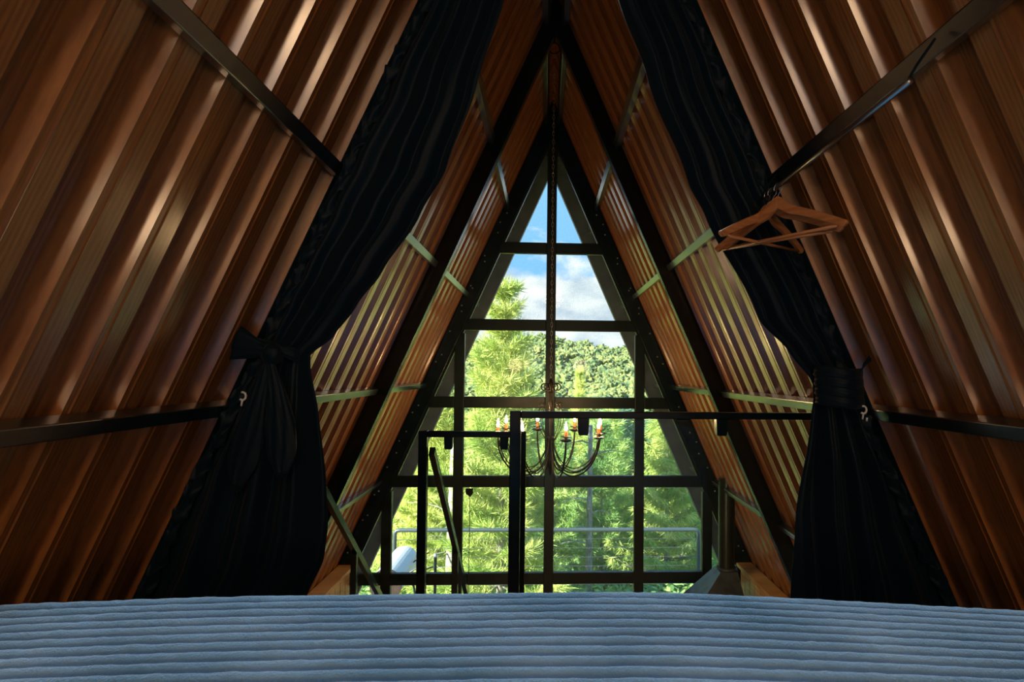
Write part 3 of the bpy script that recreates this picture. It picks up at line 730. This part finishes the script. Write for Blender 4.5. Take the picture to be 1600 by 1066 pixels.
# --- pines
def pine_mesh(h, rb, seed, dens=1.0, nl=.20, droop=0, nw=.010, bare=.25):
    r = random.Random(seed); br = MB(); fo = MB()
    def rt(z): return max(.012, .012+.011*(h-z))
    br.tube([(0.02*math.sin(z), .02*math.cos(z*1.3), z) for z in [h*i/9 for i in range(10)]], [rt(h*i/9) for i in range(10)], 9)
    def tuft(p, d, n=30, L=nl):
        d = d.normalized(); a = d.orthogonal().normalized(); b = d.cross(a)
        for q in range(n):
            t = r.random(); ang = r.uniform(0, 2*PI); sp = r.uniform(.25, 1.15)
            dd = (d*math.cos(sp)+(a*math.cos(ang)+b*math.sin(ang))*math.sin(sp)); dd.z += droop; dd.normalize()
            o_ = p-d*(t*L*.8); s2 = dd.orthogonal().normalized(); s2.rotate(Matrix.Rotation(r.uniform(0, PI), 3, dd)); w = nw*.5; l = L*r.uniform(.7, 1.1)
            mid = o_+dd*l*.55+Vector((0, 0, -.02*l))
            e = o_+dd*l
            fo.add([o_-s2*w, o_+s2*w, mid+s2*w, mid-s2*w, e], [(0, 1, 2, 3), (3, 2, 4)])
    z = h*bare
    tuft(Vector((0, 0, h)), Vector((0, 0, 1)), 46, nl*1.1)
    while z < h-.05:
        f = (h-z)/(h*(1-bare)); L = rb*(f**.8)*r.uniform(.75, 1.1)+.10
        nb = max(3, int(6*dens))
        a0 = r.uniform(0, 2*PI)
        for q in range(nb):
            a = a0+2*PI*q/nb+r.uniform(-.3, .3); l = L*r.uniform(.7, 1.1); up = .55*(1-f)+.12
            pts = []; ns = 6
            for i in range(ns+1):
                t = i/ns; pts.append(Vector((math.cos(a)*l*t, math.sin(a)*l*t, z+l*(up*t+.35*t*t-(.25*t if f > .6 else 0)))))
            br.tube(pts, [max(.004, .018*f*(1-i/ns)+.004) for i in range(ns+1)], 5)
            steps = max(2, int(l/(nl*.62)*dens))
            for i in range(steps+1):
                t = .25+.75*i/max(1, steps); k_ = min(ns-1, int(t*ns)); p = pts[k_].lerp(pts[k_+1], t*ns-k_)
                d = (pts[k_+1]-pts[k_])
                tuft(p, d, int(26*dens))
                if i % 1 == 0 and t < .95:
                    for sg in (-1, 1):
                        sd = Vector((-math.sin(a)*sg, math.cos(a)*sg, .25))*r.uniform(.4, 1)+d.normalized()*.6
                        sl = l*.30*(1.1-t)+nl*.5; q2 = p+sd.normalized()*sl
                        br.tube([p, q2], .004, 4, cap=False); tuft(q2, sd, int(24*dens))
        z += max(.16, .055*h)*r.uniform(.8, 1.15)/dens**.5
    return br, fo
protos = {}
def proto(kind):
    if kind in protos: return protos[kind]
    cfg = dict(
        leader=(7.6, 1.5, 3, 1.15, .30, 0, .013, .18, 'needle_bright', 'bark'),
        mid=(7.5, 1.9, 5, .9, .34, -.1, .018, .20, 'needle_mid', 'bark'),
        weep=(7.0, 1.9, 8, .95, .36, -.9, .018, .15, 'needle_bright', 'bark'),
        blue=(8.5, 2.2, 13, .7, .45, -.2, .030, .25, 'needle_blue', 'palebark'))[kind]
    br, fo = pine_mesh(*cfg[:8])
    root = empty('pine_tree'); br.build('trunk', cfg[9], root, smooth=True); fo.build('foliage', cfg[8], root)
    bpy.context.view_layer.update(); remember(root); protos[kind] = [root, False]; return protos[kind]
NM = dict(leader='bright yellow-green pine', mid='mid-green pine', weep='yellow pine with drooping needles', blue='shaded blue-green pine')
def pine(kind, x, y, ztop, h, label, group='pines beyond the terrace'):
    p = proto(kind); H0 = dict(leader=7.6, mid=7.5, weep=7.0, blue=8.5)[kind]
    if not p[1]: o = p[0]; p[1] = True
    else: o = copy_tree(p[0])
    zb = zland(x, y)-.1; sc = (ztop-zb)/H0
    o.location = (x, y, zb); o.scale = (sc*h, sc*h, sc); o.rotation_euler = (0, 0, (x*7.3+y*3.1) % 6.28)
    tag(o, label, 'tree', group); return o
pine('leader', -.85, 11.5, 1.75, .95, 'tallest bright yellow-green pine, its tip rising into the sky left of centre')
pine('leader', -2.35, 13.2, .15, .95, 'bright pine just left of the tallest one, seen past the rafter')
pine('leader', 1.35, 24, .10, .55, 'slender yellow-green spire standing alone against the hill, right of centre')
pine('weep', 2.95, 14.5, -.7, 1.0, 'yellow pine with drooping needles behind the right-hand panes')
pine('mid', 1.45, 15.5, -1.3, .95, 'green pine with a pale trunk right of the centre mullion')
pine('mid', .25, 17.5, -1.25, .95, 'green pine behind the middle of the chandelier')
pine('weep', -3.3, 15.5, -.6, .95, 'yellow pine with drooping needles at the far left of the terrace')
pine('mid', 2.2, 20.5, -1.3, 1.0, 'green pine half hidden between the two right-hand pines')
pine('leader', -1.9, 17.0, -.9, .9, 'bright pine low behind the stair handrail')
pine('mid', -.9, 21, -1.4, 1.0, 'green pine behind the foot of the tallest pine')
pine('weep', 4.3, 18.5, -.6, 1.0, 'yellow drooping pine at the right edge of the view')
k_ = 0
RG = random.Random(5)
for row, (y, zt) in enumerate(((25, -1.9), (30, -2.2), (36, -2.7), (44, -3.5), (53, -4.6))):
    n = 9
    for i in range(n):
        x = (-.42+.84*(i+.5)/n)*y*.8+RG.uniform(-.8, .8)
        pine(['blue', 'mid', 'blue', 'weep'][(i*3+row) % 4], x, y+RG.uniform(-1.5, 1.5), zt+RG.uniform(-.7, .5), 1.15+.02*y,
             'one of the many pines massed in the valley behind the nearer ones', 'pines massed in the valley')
# understorey: leafy bushes beyond the railing
def bush_mesh(seed, n=900):
    r = random.Random(seed); mb = MB()
    for i in range(n):
        d = Vector((r.gauss(0, 1), r.gauss(0, 1), abs(r.gauss(0, 1)))).normalized(); p = d*r.uniform(.55, 1)*(1+.25*noise.noise(d*2+Vector((seed, 0, 0)))); p.z *= .9
        a = Vector((r.gauss(0, 1), r.gauss(0, 1), r.gauss(0, .6))).normalized(); b = a.cross(d).normalized() if a.cross(d).length > .1 else a.orthogonal()
        l = r.uniform(.05, .10); w = l*.45
        mb.add([p-a*l, p+b*w, p+a*l, p-b*w], [(0, 1, 2, 3)])
    return mb
bushes = []
for s2 in range(2):
    b = bush_mesh(s2+1).build('bush', 'broadl'); bushes.append(b)
RB = random.Random(3); used = [False, False]; i = 0
for y in (10.2, 12.6, 15.8, 19.5):
    for q in range(8):
        x = (-.36+.72*(q+.5)/8)*y+RB.uniform(-.3, .3); b = bushes[i % 2]
        o = b if not used[i % 2] else b.copy()
        if used[i % 2]: COL.objects.link(o)
        used[i % 2] = True; i += 1
        sc = RB.uniform(.8, 1.25)*(y/12)**.5; o.location = (x, y, zland(x, y)-.1); o.scale = (sc*1.1, sc, sc*RB.uniform(.8, 1.2)); o.rotation_euler = (0, 0, RB.uniform(0, 6))
        tag(o, 'one of the leafy light green bushes growing below the terrace', 'bush', 'bushes below the terrace')
# two bare trunks seen clearly beyond the railing
def trunk_tree(x, y, r0, lean, m, label, zt):
    root = tag(empty('pine_tree', (x, y, zland(x, y)-.1)), label, 'tree'); zb = zland(x, y)-.1
    pts = [(x+lean*t, y, zb+(zt-zb)*t) for t in [i/8 for i in range(9)]]
    MB().tube(pts, [r0*(1-.45*i/8) for i in range(9)], 12).build('trunk', m, root, smooth=True)
    r = random.Random(int(x*100)); mb = MB(); fo = MB()
    for i in range(9):
        t = .35+.07*i; a = r.uniform(0, 2*PI); p = Vector((x+lean*t, y, zb+(zt-zb)*t)); l = r.uniform(.5, 1.0)
        d = Vector((math.cos(a), math.sin(a)*.5, r.uniform(-.1, .5)))
        pp = [p+d*l*s3+Vector((0, 0, .08*math.sin(4*s3))) for s3 in (0, .3, .6, 1)]; mb.tube(pp, [.022, .016, .011, .005], 5)
    mb.build('branches', m, root)
trunk_tree(-1.95, 12.4, .13, .05, 'palebark', 'thick grey trunk standing behind the barbecue', -1.5)
trunk_tree(.95, 13.2, .085, .02, 'bark', 'straight grey trunk right of the centre mullion beyond the terrace', -1.2)
# fern at the left corner of the terrace
fn = tag(empty('fern', (-2.35, 6.6, TZ0)), 'bright green fern at the left end of the terrace', 'plant')
mb = MB(); rf = random.Random(2)
for q in range(16):
    a = rf.uniform(0, 2*PI); L = rf.uniform(.7, 1.05); pts = []
    for i in range(14):
        t = i/13; pts.append(Vector((-2.35+math.cos(a)*L*.55*t, 6.6+math.sin(a)*L*.45*t, TZ0+.35+L*(1.0*t-.62*t*t))))
    mb.tube(pts, .004, 4)
    for i in range(1, 14):
        for sg in (-1, 1):
            d = Vector((-math.sin(a)*sg, math.cos(a)*sg, -.15)); w = .13*math.sin(PI*min(1, i/13*.9+.1)); t2 = (pts[i]-pts[i-1]).normalized()
            mb.add([pts[i]-t2*.012, pts[i]+d*w+t2*.03, pts[i]+t2*.014], [(0, 1, 2)])
mb.build('fronds', 'fern', fn)
MB().lathe([(.12, 0), (.17, .3), (.19, .32), (.15, .33)], (-2.35, 6.6, TZ0), 16).build('pot', 'iron2', fn)

# ------------------------------------------------------------------ lift everything so that the ground floor sits at z = 0
for o in bpy.data.objects:
    if o.parent is None and o.type != 'CAMERA': o.location.z += ZC
